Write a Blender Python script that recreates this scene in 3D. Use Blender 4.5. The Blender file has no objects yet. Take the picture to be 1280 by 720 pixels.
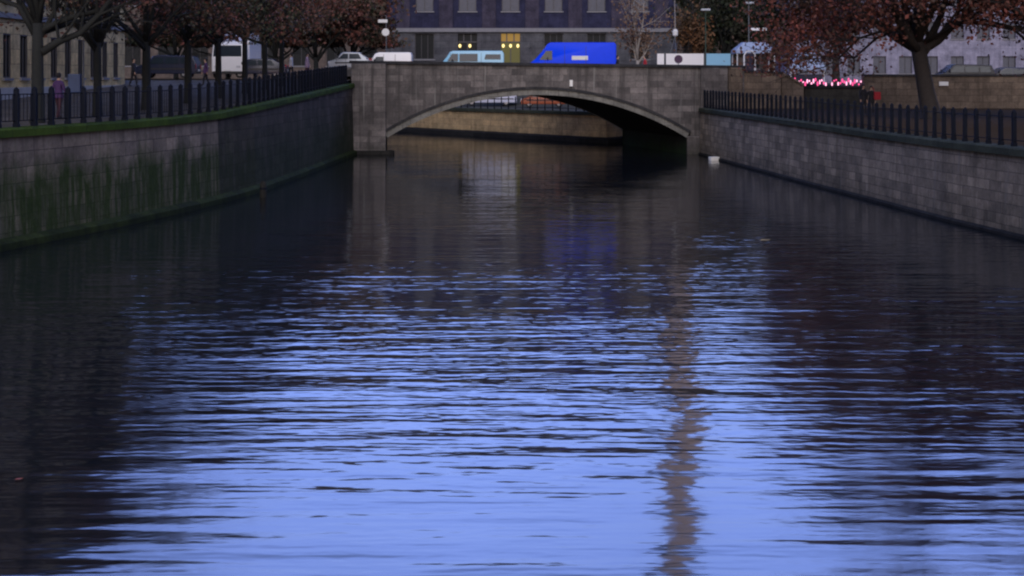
import bpy, bmesh, math, random
from mathutils import Vector, Matrix
R = math.radians
sc = bpy.context.scene
C = sc.collection
F = 1700.0; HOR = 95.0; EYE = 5.4          # focal length and horizon of the 1280x720 photograph, eye height over the water

def PX(px, d): return (px - 640.0) * d / F
def PZ(py, d): return EYE - (py - HOR) * d / F

def interp(tab, x):
    if x <= tab[0][0]: return tab[0][1]
    for (a, va), (b, vb) in zip(tab, tab[1:]):
        if x <= b: return va + (vb - va) * (x - a) / (b - a)
    return tab[-1][1]

# ------------------------------------------------------------------ materials
def new_mat(name):
    m = bpy.data.materials.new(name); m.use_nodes = True
    nt = m.node_tree; b = nt.nodes['Principled BSDF']
    return m, nt, b

def N(nt, typ, **kw):
    n = nt.nodes.new(typ)
    for k, v in kw.items():
        if k.startswith('i_'): n.inputs[k[2:].replace('_', ' ')].default_value = v
        else: setattr(n, k, v)
    return n

def mixc(nt, fac, a, b, mode='MIX'):
    n = nt.nodes.new('ShaderNodeMix'); n.data_type = 'RGBA'; n.blend_type = mode
    for s, v in ((0, fac), (6, a), (7, b)):
        if isinstance(v, bpy.types.NodeSocket): nt.links.new(v, n.inputs[s])
        elif s == 0: n.inputs[s].default_value = v
        else: n.inputs[s].default_value = (*v, 1)
    return n.outputs[2]

def math_n(nt, op, a, b=0.0, clamp=False):
    n = nt.nodes.new('ShaderNodeMath'); n.operation = op; n.use_clamp = clamp
    for s, v in ((0, a), (1, b)):
        if isinstance(v, bpy.types.NodeSocket): nt.links.new(v, n.inputs[s])
        else: n.inputs[s].default_value = v
    return n.outputs[0]

def maprange(nt, v, a, b, c=0.0, d=1.0):
    n = nt.nodes.new('ShaderNodeMapRange'); n.clamp = True
    nt.links.new(v, n.inputs[0])
    for i, x in enumerate((a, b, c, d)): n.inputs[i + 1].default_value = x
    return n.outputs[0]

def noise(nt, vec, scale, detail=4, rough=.6, mp=None):
    if mp is not None:
        m = nt.nodes.new('ShaderNodeMapping'); m.inputs['Scale'].default_value = mp
        nt.links.new(vec, m.inputs['Vector']); vec = m.outputs[0]
    n = nt.nodes.new('ShaderNodeTexNoise'); n.inputs['Scale'].default_value = scale
    n.inputs['Detail'].default_value = detail; n.inputs['Roughness'].default_value = rough
    nt.links.new(vec, n.inputs['Vector'])
    return n.outputs['Fac']

def plain(name, col, rough=.6, metal=0.0, var=.25, scale=3.0, spec=.5):
    m, nt, b = new_mat(name)
    tc = N(nt, 'ShaderNodeTexCoord')
    f = noise(nt, tc.outputs['Object'], scale)
    lo = tuple(c * (1 - var) for c in col); hi = tuple(min(1, c * (1 + var)) for c in col)
    nt.links.new(mixc(nt, f, lo, hi), b.inputs['Base Color'])
    b.inputs['Roughness'].default_value = rough; b.inputs['Metallic'].default_value = metal
    b.inputs['Specular IOR Level'].default_value = spec
    return m

def emit(name, col, strength):
    m, nt, b = new_mat(name)
    b.inputs['Base Color'].default_value = (*(c * .08 for c in col), 1); b.inputs['Specular IOR Level'].default_value = .1
    b.inputs['Emission Color'].default_value = (*col, 1); b.inputs['Emission Strength'].default_value = strength
    return m

def stone(name, c1, c2, mortar, bw=.9, bh=.42, moss=None, mossz=(0, 2), mosscol=(.012, .03, .01), streak=.5, pale=None, bump=.35, rough=.85):
    """ashlar masonry in metres from the mesh's UVs, with drips, grime and, where asked, algae up to a height"""
    m, nt, b = new_mat(name)
    uv = N(nt, 'ShaderNodeTexCoord'); geo = N(nt, 'ShaderNodeNewGeometry')
    wob = N(nt, 'ShaderNodeTexNoise'); wob.inputs['Scale'].default_value = 1.2
    nt.links.new(uv.outputs['UV'], wob.inputs['Vector'])
    add = N(nt, 'ShaderNodeMixRGB', blend_type='LINEAR_LIGHT'); add.inputs[0].default_value = .03
    nt.links.new(uv.outputs['UV'], add.inputs[1]); nt.links.new(wob.outputs['Color'], add.inputs[2])
    br = N(nt, 'ShaderNodeTexBrick', offset=.43, offset_frequency=2, squash=1.45, squash_frequency=3); br.inputs['Scale'].default_value = 1
    br.inputs['Brick Width'].default_value = bw; br.inputs['Row Height'].default_value = bh
    br.inputs['Mortar Size'].default_value = .014; br.inputs['Mortar Smooth'].default_value = .3
    br.inputs['Color1'].default_value = (*c1, 1); br.inputs['Color2'].default_value = (*c2, 1); br.inputs['Mortar'].default_value = (*mortar, 1)
    nt.links.new(add.outputs[0], br.inputs['Vector'])
    col = br.outputs['Color']
    P = geo.outputs['Position']
    n1 = noise(nt, P, .9, 6, .65)
    col = mixc(nt, .75, col, mixc(nt, maprange(nt, n1, .3, .72), (.45, .45, .45), (1.5, 1.45, 1.4)), 'MULTIPLY')
    n2 = noise(nt, P, 7, 5, .7)
    col = mixc(nt, .5, col, mixc(nt, maprange(nt, n2, .3, .7), (.55, .55, .55), (1.4, 1.4, 1.4)), 'MULTIPLY')
    st = noise(nt, P, 1.0, 4, .6, (2.6, 2.6, .14))
    col = mixc(nt, math_n(nt, 'MULTIPLY', maprange(nt, st, .5, .68), streak), col, tuple(c * .3 for c in c1))
    if pale:
        st2 = noise(nt, P, 1.0, 3, .6, (4.2, 4.2, .10))
        col = mixc(nt, math_n(nt, 'MULTIPLY', maprange(nt, st2, .62, .7), .7), col, pale)
    sep = N(nt, 'ShaderNodeSeparateXYZ'); nt.links.new(P, sep.inputs[0])
    if moss is not None:
        n3 = noise(nt, P, .55, 5, .65, (1.6, 1.6, .8))
        zz = math_n(nt, 'ADD', sep.outputs[2], math_n(nt, 'MULTIPLY', math_n(nt, 'SUBTRACT', n3, .5), 3.0))
        mk = math_n(nt, 'MULTIPLY', maprange(nt, zz, mossz[1], mossz[0]), moss)
        n4 = noise(nt, P, 1.0, 5, .7, (3.5, 3.5, .35))
        mk = math_n(nt, 'MULTIPLY', mk, maprange(nt, n4, .3, .55, .35, 1))
        col = mixc(nt, mk, col, mixc(nt, n2, tuple(c * .5 for c in mosscol), tuple(c * 1.6 for c in mosscol)))
    nt.links.new(col, b.inputs['Base Color'])
    b.inputs['Roughness'].default_value = rough; b.inputs['Specular IOR Level'].default_value = .12
    bp = N(nt, 'ShaderNodeBump'); bp.inputs['Strength'].default_value = bump; bp.inputs['Distance'].default_value = .05
    h = math_n(nt, 'SUBTRACT', n2, br.outputs['Fac'])
    nt.links.new(h, bp.inputs['Height']); nt.links.new(bp.outputs[0], b.inputs['Normal'])
    return m

def leaf_mat(name, ca, cb, cc):
    m, nt, b = new_mat(name)
    at = N(nt, 'ShaderNodeAttribute', attribute_name='tint'); geo = N(nt, 'ShaderNodeNewGeometry')
    n = noise(nt, geo.outputs['Position'], .45, 3)
    c = mixc(nt, at.outputs['Fac'], ca, cb)
    c = mixc(nt, maprange(nt, n, .42, .62), c, cc)
    nt.links.new(c, b.inputs['Base Color']); b.inputs['Roughness'].default_value = .7
    b.inputs['Specular IOR Level'].default_value = .2
    return m

M = {}
M['bridge'] = stone('bridge_sandstone', (.19, .175, .17), (.085, .08, .08), (.085, .08, .078), .95, .42, moss=.7, mossz=(-.1, 1.0), mosscol=(.024, .026, .016), streak=.75, pale=(.24, .235, .22))
M['ring'] = stone('voussoir_stone', (.2, .2, .185), (.16, .16, .15), (.08, .08, .075), .7, 2.0, streak=.3)
M['cap'] = stone('dark_capstone', (.045, .045, .048), (.035, .036, .04), (.02, .02, .02), 1.6, 1.0, streak=.3)
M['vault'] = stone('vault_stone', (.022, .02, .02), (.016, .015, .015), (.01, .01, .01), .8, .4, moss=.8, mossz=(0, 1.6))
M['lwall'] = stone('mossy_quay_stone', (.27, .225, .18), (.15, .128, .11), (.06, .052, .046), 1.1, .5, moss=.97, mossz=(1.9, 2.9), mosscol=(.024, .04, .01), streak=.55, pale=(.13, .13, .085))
M['lwallfar'] = stone('shaded_quay_stone', (.11, .092, .08), (.06, .052, .046), (.035, .03, .027), 1.1, .5, moss=.8, mossz=(1.6, 3.9), mosscol=(.019, .03, .01), streak=.6, pale=(.09, .085, .075))  # far stretch: shade past the wall's bend is put into the darker stone colour
M['rwall'] = stone('right_quay_stone', (.36, .3, .23), (.2, .17, .135), (.1, .088, .074), .85, .36, moss=.75, mossz=(-.4, 1.3), mosscol=(.03, .03, .022), streak=.5, pale=(.2, .185, .165))
M['fwall'] = stone('far_quay_sandstone', (.6, .43, .23), (.48, .36, .2), (.25, .19, .12), .9, .5, moss=.5, mossz=(-.6, 1.0), streak=.35)
M['moss'] = stone('moss_covered_coping', (.05, .085, .012), (.03, .055, .01), (.015, .025, .006), 1.4, 1.0, streak=.4)
M['rcoping'] = stone('right_coping_stone', (.06, .068, .048), (.042, .05, .036), (.03, .035, .03), 1.4, 1.0, streak=.4)
M['ledge'] = stone('algae_ledge', (.035, .05, .014), (.022, .034, .01), (.02, .025, .015), 1.3, 1.0, moss=.9, mossz=(-.05, .5), mosscol=(.008, .012, .006), streak=.4)
M['wetbase'] = stone('wet_base_stone', (.03, .03, .028), (.02, .02, .02), (.01, .01, .01), 1.3, 1.0)
M['park'] = stone('park_wall_stone', (.19, .15, .115), (.12, .095, .075), (.06, .05, .04), 1.0, .45, streak=.5)
M['parkdark'] = stone('dark_park_wall', (.06, .058, .05), (.05, .048, .042), (.03, .03, .03), 1.0, .5, streak=.4)
M['cream'] = stone('cream_facade', (.68, .53, .27), (.58, .46, .25), (.14, .11, .07), 4.0, .78, streak=.35)
M['plinth'] = plain('pale_plinth', (.4, .4, .4), .8)
M['navy'] = stone('navy_facade', (.034, .036, .078), (.028, .03, .064), (.023, .024, .05), 2.4, 1.2, streak=.2)
M['ashlar'] = stone('grey_ground_floor', (.1, .105, .12), (.078, .08, .095), (.04, .04, .045), 1.8, .7, streak=.35)
M['pil'] = stone('pilaster_stone', (.062, .056, .088), (.05, .046, .074), (.04, .036, .06), 1.6, 1.0, streak=.3)
M['course'] = plain('string_course_stone', (.2, .2, .22), .8)
M['paleb'] = stone('pale_far_facade', (.27, .27, .37), (.23, .23, .32), (.15, .15, .21), 3, 1.5, streak=.4)
M['brownb'] = stone('brown_far_facade', (.13, .105, .095), (.1, .085, .08), (.06, .05, .05), 1.8, .6, streak=.3)
M['roof'] = plain('slate_roof', (.05, .05, .055), .7)
M['pane'] = plain('window_glass', (.014, .016, .018), .4, spec=.12)
M['curtain'] = plain('pale_window', (.1, .105, .13), .4, spec=.2)
M['frame'] = plain('window_frame_paint', (.22, .22, .23), .5)
M['dframe'] = plain('dark_window_frame', (.05, .05, .06), .5)
M['iron'] = plain('fence_iron', (.004, .006, .013), .7, 0, spec=.15)
M['bark'] = plain('wet_bark', (.011, .0125, .011), .9, scale=9, var=.5)
M['barkr'] = plain('plane_bark', (.024, .019, .017), .9, scale=6, var=.6)
M['barkp'] = plain('pale_bark', (.3, .27, .24), .85, scale=9, var=.5)
M['leafl'] = leaf_mat('brown_linden_leaves', (.11, .065, .052), (.2, .068, .055), (.05, .06, .036))
M['leafr'] = leaf_mat('russet_plane_leaves', (.12, .042, .034), (.2, .06, .045), (.065, .046, .036))
M['leafg'] = leaf_mat('dark_evergreen_leaves', (.018, .03, .016), (.035, .045, .022), (.03, .028, .02))
M['leafo'] = leaf_mat('rust_leaves', (.15, .075, .035), (.2, .1, .05), (.09, .06, .035))
M['leafp'] = leaf_mat('dry_pale_leaves', (.17, .11, .075), (.24, .16, .11), (.13, .08, .06))
M['asphalt'] = plain('asphalt', (.05, .05, .052), .85, scale=2)
M['pave'] = stone('paving', (.1, .088, .075), (.075, .068, .06), (.05, .045, .04), .6, .6, streak=0)
M['gravel'] = plain('park_gravel', (.058, .038, .022), .95, scale=5, var=.5, spec=.02)
M['grassg'] = plain('far_ground', (.06, .06, .05), .95, scale=.2, var=.4)
M['tyre'] = plain('rubber', (.02, .02, .02), .8)
M['rim'] = plain('wheel_rim', (.4, .4, .42), .35, .8)
M['glass'] = plain('car_glass', (.02, .03, .04), .12, spec=.3)
M['black'] = plain('black_plastic', (.02, .02, .022), .5)
M['lampw'] = plain('headlamp_lens', (.6, .6, .62), .15)
M['lampr'] = plain('tail_lamp_lens', (.3, .01, .01), .2)
M['white'] = plain('white_paint', (.88, .88, .88), .3, var=.04)
M['blue'] = plain('bright_blue_paint', (.003, .055, .9), .4, var=.08, spec=.14)
M['sky'] = plain('light_blue_paint', (.27, .56, .76), .3, var=.05)
M['dkcar'] = plain('dark_blue_paint', (.02, .024, .05), .25, var=.1)
M['silver'] = plain('silver_paint', (.35, .38, .42), .3, .2, var=.05)
M['orange'] = plain('orange_red_paint', (.32, .07, .025), .35, var=.08)
M['palev'] = plain('pale_lilac_paint', (.5, .52, .66), .35, var=.05)
M['canvas'] = plain('pale_blue_canvas', (.34, .42, .6), .8, var=.1)
M['concrete'] = plain('tower_concrete', (.52, .43, .4), .9, scale=.08, var=.12)
M['steel'] = plain('brushed_steel', (.4, .4, .42), .35, .8)
M['post'] = plain('galvanised_post', (.14, .15, .16), .5, .5)
M['gpost'] = plain('green_lamp_post', (.03, .06, .04), .5, .2)
M['bluebox'] = plain('blue_box_paint', (.03, .06, .15), .5)
M['signp'] = plain('sign_purple', (.05, .015, .06), .5)
M['skin'] = plain('skin', (.45, .28, .2), .6, var=.1)
M['foam'] = plain('white_foam', (.75, .75, .72), .7, var=.08)
M['pink'] = emit('pink_bulb', (1.0, .08, .28), .45)
M['pinkw'] = emit('pale_pink_bulb', (1.0, .4, .6), .55)
M['lit'] = emit('lit_doorway', (1.0, .6, .16), .07)
M['litdim'] = emit('dim_lit_glass', (.6, .55, .22), .035)
M['bulb'] = emit('warm_bulb', (1.0, .75, .3), .5)
M['wire'] = plain('wire', (.02, .02, .02), .7)
for nm, c in dict(purple=(.07, .03, .11), dark=(.014, .014, .02), jeans=(.03, .035, .06), red=(.4, .025, .04), cloth_white=(.6, .6, .6), lilac=(.36, .26, .36), brown_hair=(.03, .02, .014), maroon=(.06, .02, .03)).items():
    M[nm] = plain(nm + '_cloth', c, .85, var=.2, scale=14)

def water_mat():
    m, nt, b = new_mat('canal_water')
    geo = N(nt, 'ShaderNodeNewGeometry'); P = geo.outputs['Position']
    sep = N(nt, 'ShaderNodeSeparateXYZ'); nt.links.new(P, sep.inputs[0])
    wp = N(nt, 'ShaderNodeTexNoise'); wp.inputs['Scale'].default_value = .12; nt.links.new(P, wp.inputs['Vector'])
    ad = N(nt, 'ShaderNodeMixRGB', blend_type='LINEAR_LIGHT'); ad.inputs[0].default_value = .25; nt.links.new(P, ad.inputs[1]); nt.links.new(wp.outputs['Color'], ad.inputs[2])
    Q = ad.outputs[0]
    long_ = noise(nt, Q, 1.0, 2, .45, (.2, 2.0, 1))
    short = noise(nt, Q, 1.0, 2.5, .5, (.72, 2.3, 1))
    fine = noise(nt, Q, 1.0, 1, .5, (3.0, 7.0, 1))
    big = noise(nt, P, 1.0, 1, .5, (.06, .4, 1))
    # a breeze ruffles the middle of the reach; the water by the bridge and close in lies calmer
    far = maprange(nt, sep.outputs[1], 28, 54, 1.0, .34)
    near = maprange(nt, sep.outputs[1], 15, 27, .3, 1.0)
    patch = maprange(nt, noise(nt, P, 1.0, 3, .55, (.07, .13, 1)), .35, .62, .55, 1.25)
    ruff = math_n(nt, 'MULTIPLY', math_n(nt, 'MULTIPLY', far, near), patch)
    h = math_n(nt, 'ADD', math_n(nt, 'MULTIPLY', short, .036), math_n(nt, 'MULTIPLY', fine, .008))
    h = math_n(nt, 'MULTIPLY', h, ruff)
    sw = math_n(nt, 'ADD', math_n(nt, 'MULTIPLY', long_, .03), math_n(nt, 'MULTIPLY', big, .035))
    h = math_n(nt, 'ADD', h, math_n(nt, 'MULTIPLY', sw, math_n(nt, 'MULTIPLY', far, patch)))
    bp = N(nt, 'ShaderNodeBump'); bp.inputs['Strength'].default_value = 1.0; bp.inputs['Distance'].default_value = 1.0
    nt.links.new(h, bp.inputs['Height']); nt.links.new(bp.outputs[0], b.inputs['Normal'])
    b.inputs['Base Color'].default_value = (.008, .010, .013, 1); b.inputs['Roughness'].default_value = .075
    b.inputs['IOR'].default_value = 1.6
    return m
M['water'] = water_mat()

# ------------------------------------------------------------------ mesh helpers
def box_uv(me):
    uv = me.uv_layers.new(name='UVMap')
    for p in me.polygons:
        n = p.normal; ax = max(range(3), key=lambda i: abs(n[i]))
        for li in p.loop_indices:
            v = me.vertices[me.loops[li].vertex_index].co
            uv.data[li].uv = ((v.y, v.z), (v.x, v.z), (v.x, v.y))[ax]

def obj(name, bm, mat, parent=None, smooth=False, loc=None, rotz=0.0):
    bmesh.ops.recalc_face_normals(bm, faces=bm.faces[:])
    me = bpy.data.meshes.new(name); bm.to_mesh(me); bm.free()
    me.update(); box_uv(me)
    if smooth:
        for p in me.polygons: p.use_smooth = True
    for m in (mat if isinstance(mat, (list, tuple)) else [mat]): me.materials.append(m)
    o = bpy.data.objects.new(name, me); C.objects.link(o)
    if parent is not None: o.parent = parent
    if loc is not None: o.location = loc
    if rotz: o.rotation_euler = (0, 0, rotz)
    return o

def tag(o, label, cat, group=None):
    o['label'] = label; o['category'] = cat
    if group: o['group'] = group
    return o

def thing(name, label, cat, loc=(0, 0, 0), rotz=0.0, group=None):
    o = bpy.data.objects.new(name, None); C.objects.link(o); o.empty_display_size = .3
    o.location = loc; o.rotation_euler = (0, 0, rotz)
    return tag(o, label, cat, group)

def struct(name, bm, mat):
    o = obj(name, bm, mat); o['kind'] = 'structure'; return o

def copy_tree(o, parent=None):
    c = o.copy(); C.objects.link(c)
    if parent is not None: c.parent = parent
    for ch in list(o.children): copy_tree(ch, c)
    return c

def box(bm, x0, x1, y0, y1, z0, z1):
    v = [bm.verts.new(p) for p in ((x0, y0, z0), (x1, y0, z0), (x1, y1, z0), (x0, y1, z0), (x0, y0, z1), (x1, y0, z1), (x1, y1, z1), (x0, y1, z1))]
    for f in ((0, 3, 2, 1), (4, 5, 6, 7), (0, 1, 5, 4), (1, 2, 6, 5), (2, 3, 7, 6), (3, 0, 4, 7)): bm.faces.new([v[i] for i in f])
    return v

def BX(*a):
    bm = bmesh.new(); box(bm, *a); return bm

def bevel(bm, w, seg=1):
    bmesh.ops.bevel(bm, geom=bm.edges[:], offset=w, segments=seg, profile=.7, affect='EDGES', clamp_overlap=True); return bm

def tube(bm, pts, radii, sides=6, cap=True):
    rings = []; pts = [Vector(p) for p in pts]; ref = Vector((1, .13, .07))
    for i, p in enumerate(pts):
        t = (pts[min(i + 1, len(pts) - 1)] - pts[max(i - 1, 0)])
        t = t.normalized() if t.length > 1e-6 else Vector((0, 0, 1))
        a = t.cross(ref)
        if a.length < .1: a = t.cross(Vector((0, 1, 0)))
        a.normalize(); b = t.cross(a)
        rings.append([bm.verts.new(p + (a * math.cos(2 * math.pi * k / sides) + b * math.sin(2 * math.pi * k / sides)) * radii[i]) for k in range(sides)])
    for r0, r1 in zip(rings, rings[1:]):
        for k in range(sides): bm.faces.new((r0[k], r0[(k + 1) % sides], r1[(k + 1) % sides], r1[k]))
    if cap: bm.faces.new(rings[0][::-1]); bm.faces.new(rings[-1])
    return bm

def lathe(bm, prof, sides=12, cx=0, cy=0):
    rings = [[bm.verts.new((cx + r * math.cos(2 * math.pi * k / sides), cy + r * math.sin(2 * math.pi * k / sides), z)) for k in range(sides)] for r, z in prof]
    for r0, r1 in zip(rings, rings[1:]):
        for k in range(sides): bm.faces.new((r0[k], r0[(k + 1) % sides], r1[(k + 1) % sides], r1[k]))
    bm.faces.new(rings[0][::-1]); bm.faces.new(rings[-1]); return bm

def prism(bm, poly, y0, y1, yscale=None):
    """poly in (x, z), pushed out along y from y0 to y1"""
    g = yscale or (lambda z: 1.0)
    a = [bm.verts.new((x, y0 * g(z), z)) for x, z in poly]; b = [bm.verts.new((x, y1 * g(z), z)) for x, z in poly]
    n = len(poly); bm.faces.new(a); bm.faces.new(b[::-1])
    for i in range(n): bm.faces.new((a[i], b[i], b[(i + 1) % n], a[(i + 1) % n]))
    return bm

def smooth_path(pts, step=2.0):
    out = []
    for a, b in zip(pts, pts[1:]):
        n = max(1, int(math.hypot(b[0] - a[0], b[1] - a[1]) / step))
        for i in range(n): out.append(tuple(a[k] + (b[k] - a[k]) * i / n for k in range(len(a))))
    out.append(tuple(pts[-1])); return out

def sweep(bm, path, prof, side):
    """path of (x, y, ztop); prof(ztop) -> closed list of (offset towards the water, z); side +1: water lies to the right of travel"""
    rows = []
    for i, (x, y, zt) in enumerate(path):
        a = Vector(path[max(i - 1, 0)][:2]); b = Vector(path[min(i + 1, len(path) - 1)][:2])
        t = (b - a).normalized(); n = Vector((t.y, -t.x)) * side
        rows.append([bm.verts.new((x + n.x * o, y + n.y * o, z)) for o, z in prof(zt)])
    for r0, r1 in zip(rows, rows[1:]):
        k = len(r0)
        for j in range(k): bm.faces.new((r0[j], r0[(j + 1) % k], r1[(j + 1) % k], r1[j]))
    bm.faces.new(rows[0]); bm.faces.new(rows[-1][::-1])
    return bm

# ------------------------------------------------------------------ canal, banks, ground
LW = smooth_path([(-27, -20, 3.75), (-18.4, 30, 3.75), (-15.9, 42.3, 3.76), (-14.3, 48.5, 3.76), (-13.3, 53.5, 3.78), (-12.55, 58.0, 3.86), (-11.95, 63, 4.05), (-11.5, 73.5, 4.36), (-10.95, 93.4, 4.9)])
RW = smooth_path([(22.5, -20, 3.05), (16.9, 44.8, 3.02), (16.2, 50.7, 3.0), (15.5, 59.8, 3.02), (14.8, 67.5, 3.1), (13.4, 86, 3.2), (12.95, 93.4, 3.22)])
FW = smooth_path([(9.4, 111.4, 2.5), (7.5, 108.3, 2.5), (-10.4, 131, 2.5), (-45, 175, 2.5)])

bm = bmesh.new()
v = [bm.verts.new(p) for p in ((-160, -60, 0), (160, -60, 0), (160, 240, 0), (-160, 240, 0))]; bm.faces.new(v)
struct('water', bm, M['water'])

def quay(name, label, path, side, mw, mc, ml, batter=.0, ledge=.35, lz=.28, cop=.28, split=None):
    t = thing(name, label, 'embankment wall')
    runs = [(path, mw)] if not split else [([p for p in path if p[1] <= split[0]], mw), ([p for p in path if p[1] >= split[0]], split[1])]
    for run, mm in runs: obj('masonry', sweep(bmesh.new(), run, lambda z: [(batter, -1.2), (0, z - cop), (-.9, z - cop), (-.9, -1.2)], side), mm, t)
    obj('coping', sweep(bmesh.new(), path, lambda z: [(.16, z - cop), (.16, z - .05), (.1, z), (-.7, z), (-.7, z - cop)], side), mc, t)
    if ledge: obj('ledge', sweep(bmesh.new(), path, lambda z: [(ledge, -1.2), (ledge, lz - .06), (ledge - .08, lz), (.0, lz + .1), (-.5, lz + .1), (-.5, -1.2)], side), ml, t)
    return t
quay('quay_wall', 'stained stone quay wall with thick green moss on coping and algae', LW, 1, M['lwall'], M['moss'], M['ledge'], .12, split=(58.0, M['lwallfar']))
quay('quay_wall', 'grey brown ashlar quay wall under the iron posts beside the park', RW, -1, M['rwall'], M['rcoping'], M['wetbase'], .1, .16, .16)
quay('quay_wall', 'ochre sandstone quay wall seen through the bridge arch', FW, -1, M['fwall'], M['rcoping'], M['wetbase'], .05, .3, .42)

GL = [(-60, 3.72), (50, 3.72), (58, 3.8), (73, 4.3), (92, 4.84), (95.5, 5.2), (400, 5.2)]
def gl(d): return interp(GL, d)
def sheet(name, edge, xout, zf, mat, d0=None):
    bm = bmesh.new(); prev = None
    for x, y in edge:
        row = [bm.verts.new((x + (xout - x) * k, y, zf(y))) for k in (0, .05, .15, .4, 1)]
        if prev:
            for i in range(4): bm.faces.new((prev[i], prev[i + 1], row[i + 1], row[i]))
        prev = row
    return struct(name, bm, mat)
edge = [(x - .55, y) for x, y, z in LW] + [(-11.2, 95.5), (-11.6, 100), (-12.4, 107.5)]
sheet('pavement', edge, -600, lambda y: gl(y) - .015, M['pave'])
edge = [(x + .55, y) for x, y, z in RW]
sheet('ground', edge, 600, lambda y: interp([(0, 3.0), (60, 2.98), (93.4, 3.16)], y), M['gravel'])
# the street over the bridge and the raised ground on both sides of it
DK = [(-60, 5.2), (-30, 5.2), (-11, 5.4), (16, 5.0), (26, 4.6), (60, 4.6)]
def dk(x): return interp(DK, x)
bm = bmesh.new(); prev = None
for x in list(range(-60, 61, 3)):
    row = [bm.verts.new((x, y, dk(x) + .004)) for y in (95.0, 107.3)]
    if prev: bm.faces.new((prev[0], row[0], row[1], prev[1]))
    prev = row
struct('road', bm, M['asphalt'])
bm = bmesh.new(); prev = None
for x in (16, 20, 26, 40, 80, 600):
    row = [bm.verts.new((x, y, z)) for y, z in ((94.9, dk(x) - .01), (108, dk(x) - .01), (160, 4.5), (1500, 4.5))]
    if prev:
        for i in range(3): bm.faces.new((prev[i], row[i], row[i + 1], prev[i + 1]))
    prev = row
struct('market_ground', bm, M['pave'])
bm = bmesh.new(); prev = None
for x, y, z in FW[::-1] + [(9.6, 112, 2.5), (16, 112, 2.5)]:
    row = [bm.verts.new((x + .5, y + .45, 2.46)), bm.verts.new((x + 2.5, max(y + 9, 128), 2.5)), bm.verts.new((x + 3, max(y + 14, 149), 4.4)), bm.verts.new((x * 6, 1500, 4.4))]
    if prev:
        for i in range(3): bm.faces.new((prev[i], prev[i + 1], row[i + 1], row[i]))
    prev = row
struct('far_ground', bm, M['grassg'])
bm = bmesh.new()
bm.faces.new([bm.verts.new(p) for p in ((-700, 150, 4.3), (-36, 178, 4.3), (-200, 1500, 4.3), (-900, 1500, 4.3))])
bm.faces.new([bm.verts.new(p) for p in ((-4000, 1400, 4.0), (4000, 1400, 4.0), (4000, 5000, 4.0), (-4000, 5000, 4.0))])
struct('land', bm, M['grassg'])

# ------------------------------------------------------------------ the bridge
BD, BB, SK = 93.7, 107.7, -3.3              # front face, rear face, sideways shift of the skewed passage
AC, HS, Z0, RISE = 1.72, 10.3, 1.15, 2.95   # arch centre, half span, springing height, rise
RAD = (HS * HS + RISE * RISE) / (2 * RISE); ZC = Z0 + RISE - RAD
def intr(t, off=0.0):                       # t from -1 to 1 along the arch
    a0 = math.asin(HS / RAD); a = t * a0
    return AC + (RAD + off) * math.sin(a), ZC + (RAD + off) * math.cos(a)
br = thing('stone_bridge', 'low stone arch bridge across the canal with vans on it', 'bridge')
def ptop(x): return interp([(-30, 6.45), (-11, 6.47), (16, 6.12), (30, 5.9)], x)
def spandrel(y0, y1, sx):
    bm = bmesh.new(); NT = 48
    arc = [intr(-1 + 2 * i / NT, .5) for i in range(NT + 1)]
    cols = [(-11.0, -1.2), (arc[0][0] - .001, -1.2)] + arc + [(arc[-1][0] + .001, -1.2), (16.0, -1.2)]
    rows = []
    for x, z in cols:
        zt = ptop(x) - .2
        rows.append([bm.verts.new((x + sx, y0, z)), bm.verts.new((x + sx, y0, zt)), bm.verts.new((x + sx, y1, zt)), bm.verts.new((x + sx, y1, z))])
    for a, b in zip(rows, rows[1:]):
        for j in range(4): bm.faces.new((a[j], b[j], b[(j + 1) % 4], a[(j + 1) % 4]))
    bm.faces.new(rows[0]); bm.faces.new(rows[-1][::-1]); return bm
obj('spandrel_wall', spandrel(BD, BD + .5, 0), M['bridge'], br)
obj('spandrel_wall', spandrel(BB - .5, BB, SK), M['bridge'], br)
def ring(y0, y1, sx, hood=False):
    bm = bmesh.new(); rows = []; NT = 48
    for i in range(NT + 1):
        t = -1 + 2 * i / NT
        pr = [intr(t), intr(t, .38), intr(t, .38), intr(t)] if not hood else [intr(t, .382), intr(t, .56), intr(t, .56), intr(t, .382)]
        ys = [y0, y0, y1, y1] if not hood else [y0 - .12, y0 - .12, y1, y1]
        rows.append([bm.verts.new((x + sx, y, z)) for (x, z), y in zip(pr, ys)])
    for a, b in zip(rows, rows[1:]):
        for j in range(4): bm.faces.new((a[j], b[j], b[(j + 1) % 4], a[(j + 1) % 4]))
    bm.faces.new(rows[0]); bm.faces.new(rows[-1][::-1]); return bm
obj('hood_mould', ring(BD - .09, BD + .3, 0, True), M['cap'], br)
obj('arch_ring', ring(BD - .09, BD + .45, 0), M['ring'], br)
obj('arch_ring', ring(BB - .45, BB + .05, SK), M['ring'], br)
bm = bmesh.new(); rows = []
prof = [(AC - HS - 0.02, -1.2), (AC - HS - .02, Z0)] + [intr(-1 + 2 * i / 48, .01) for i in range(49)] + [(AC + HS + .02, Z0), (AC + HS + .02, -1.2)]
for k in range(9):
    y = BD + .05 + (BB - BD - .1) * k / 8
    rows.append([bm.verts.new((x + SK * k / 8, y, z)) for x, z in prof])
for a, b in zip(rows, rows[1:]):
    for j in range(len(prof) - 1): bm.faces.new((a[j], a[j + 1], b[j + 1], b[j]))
obj('vault', bm, M['vault'], br)
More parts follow.
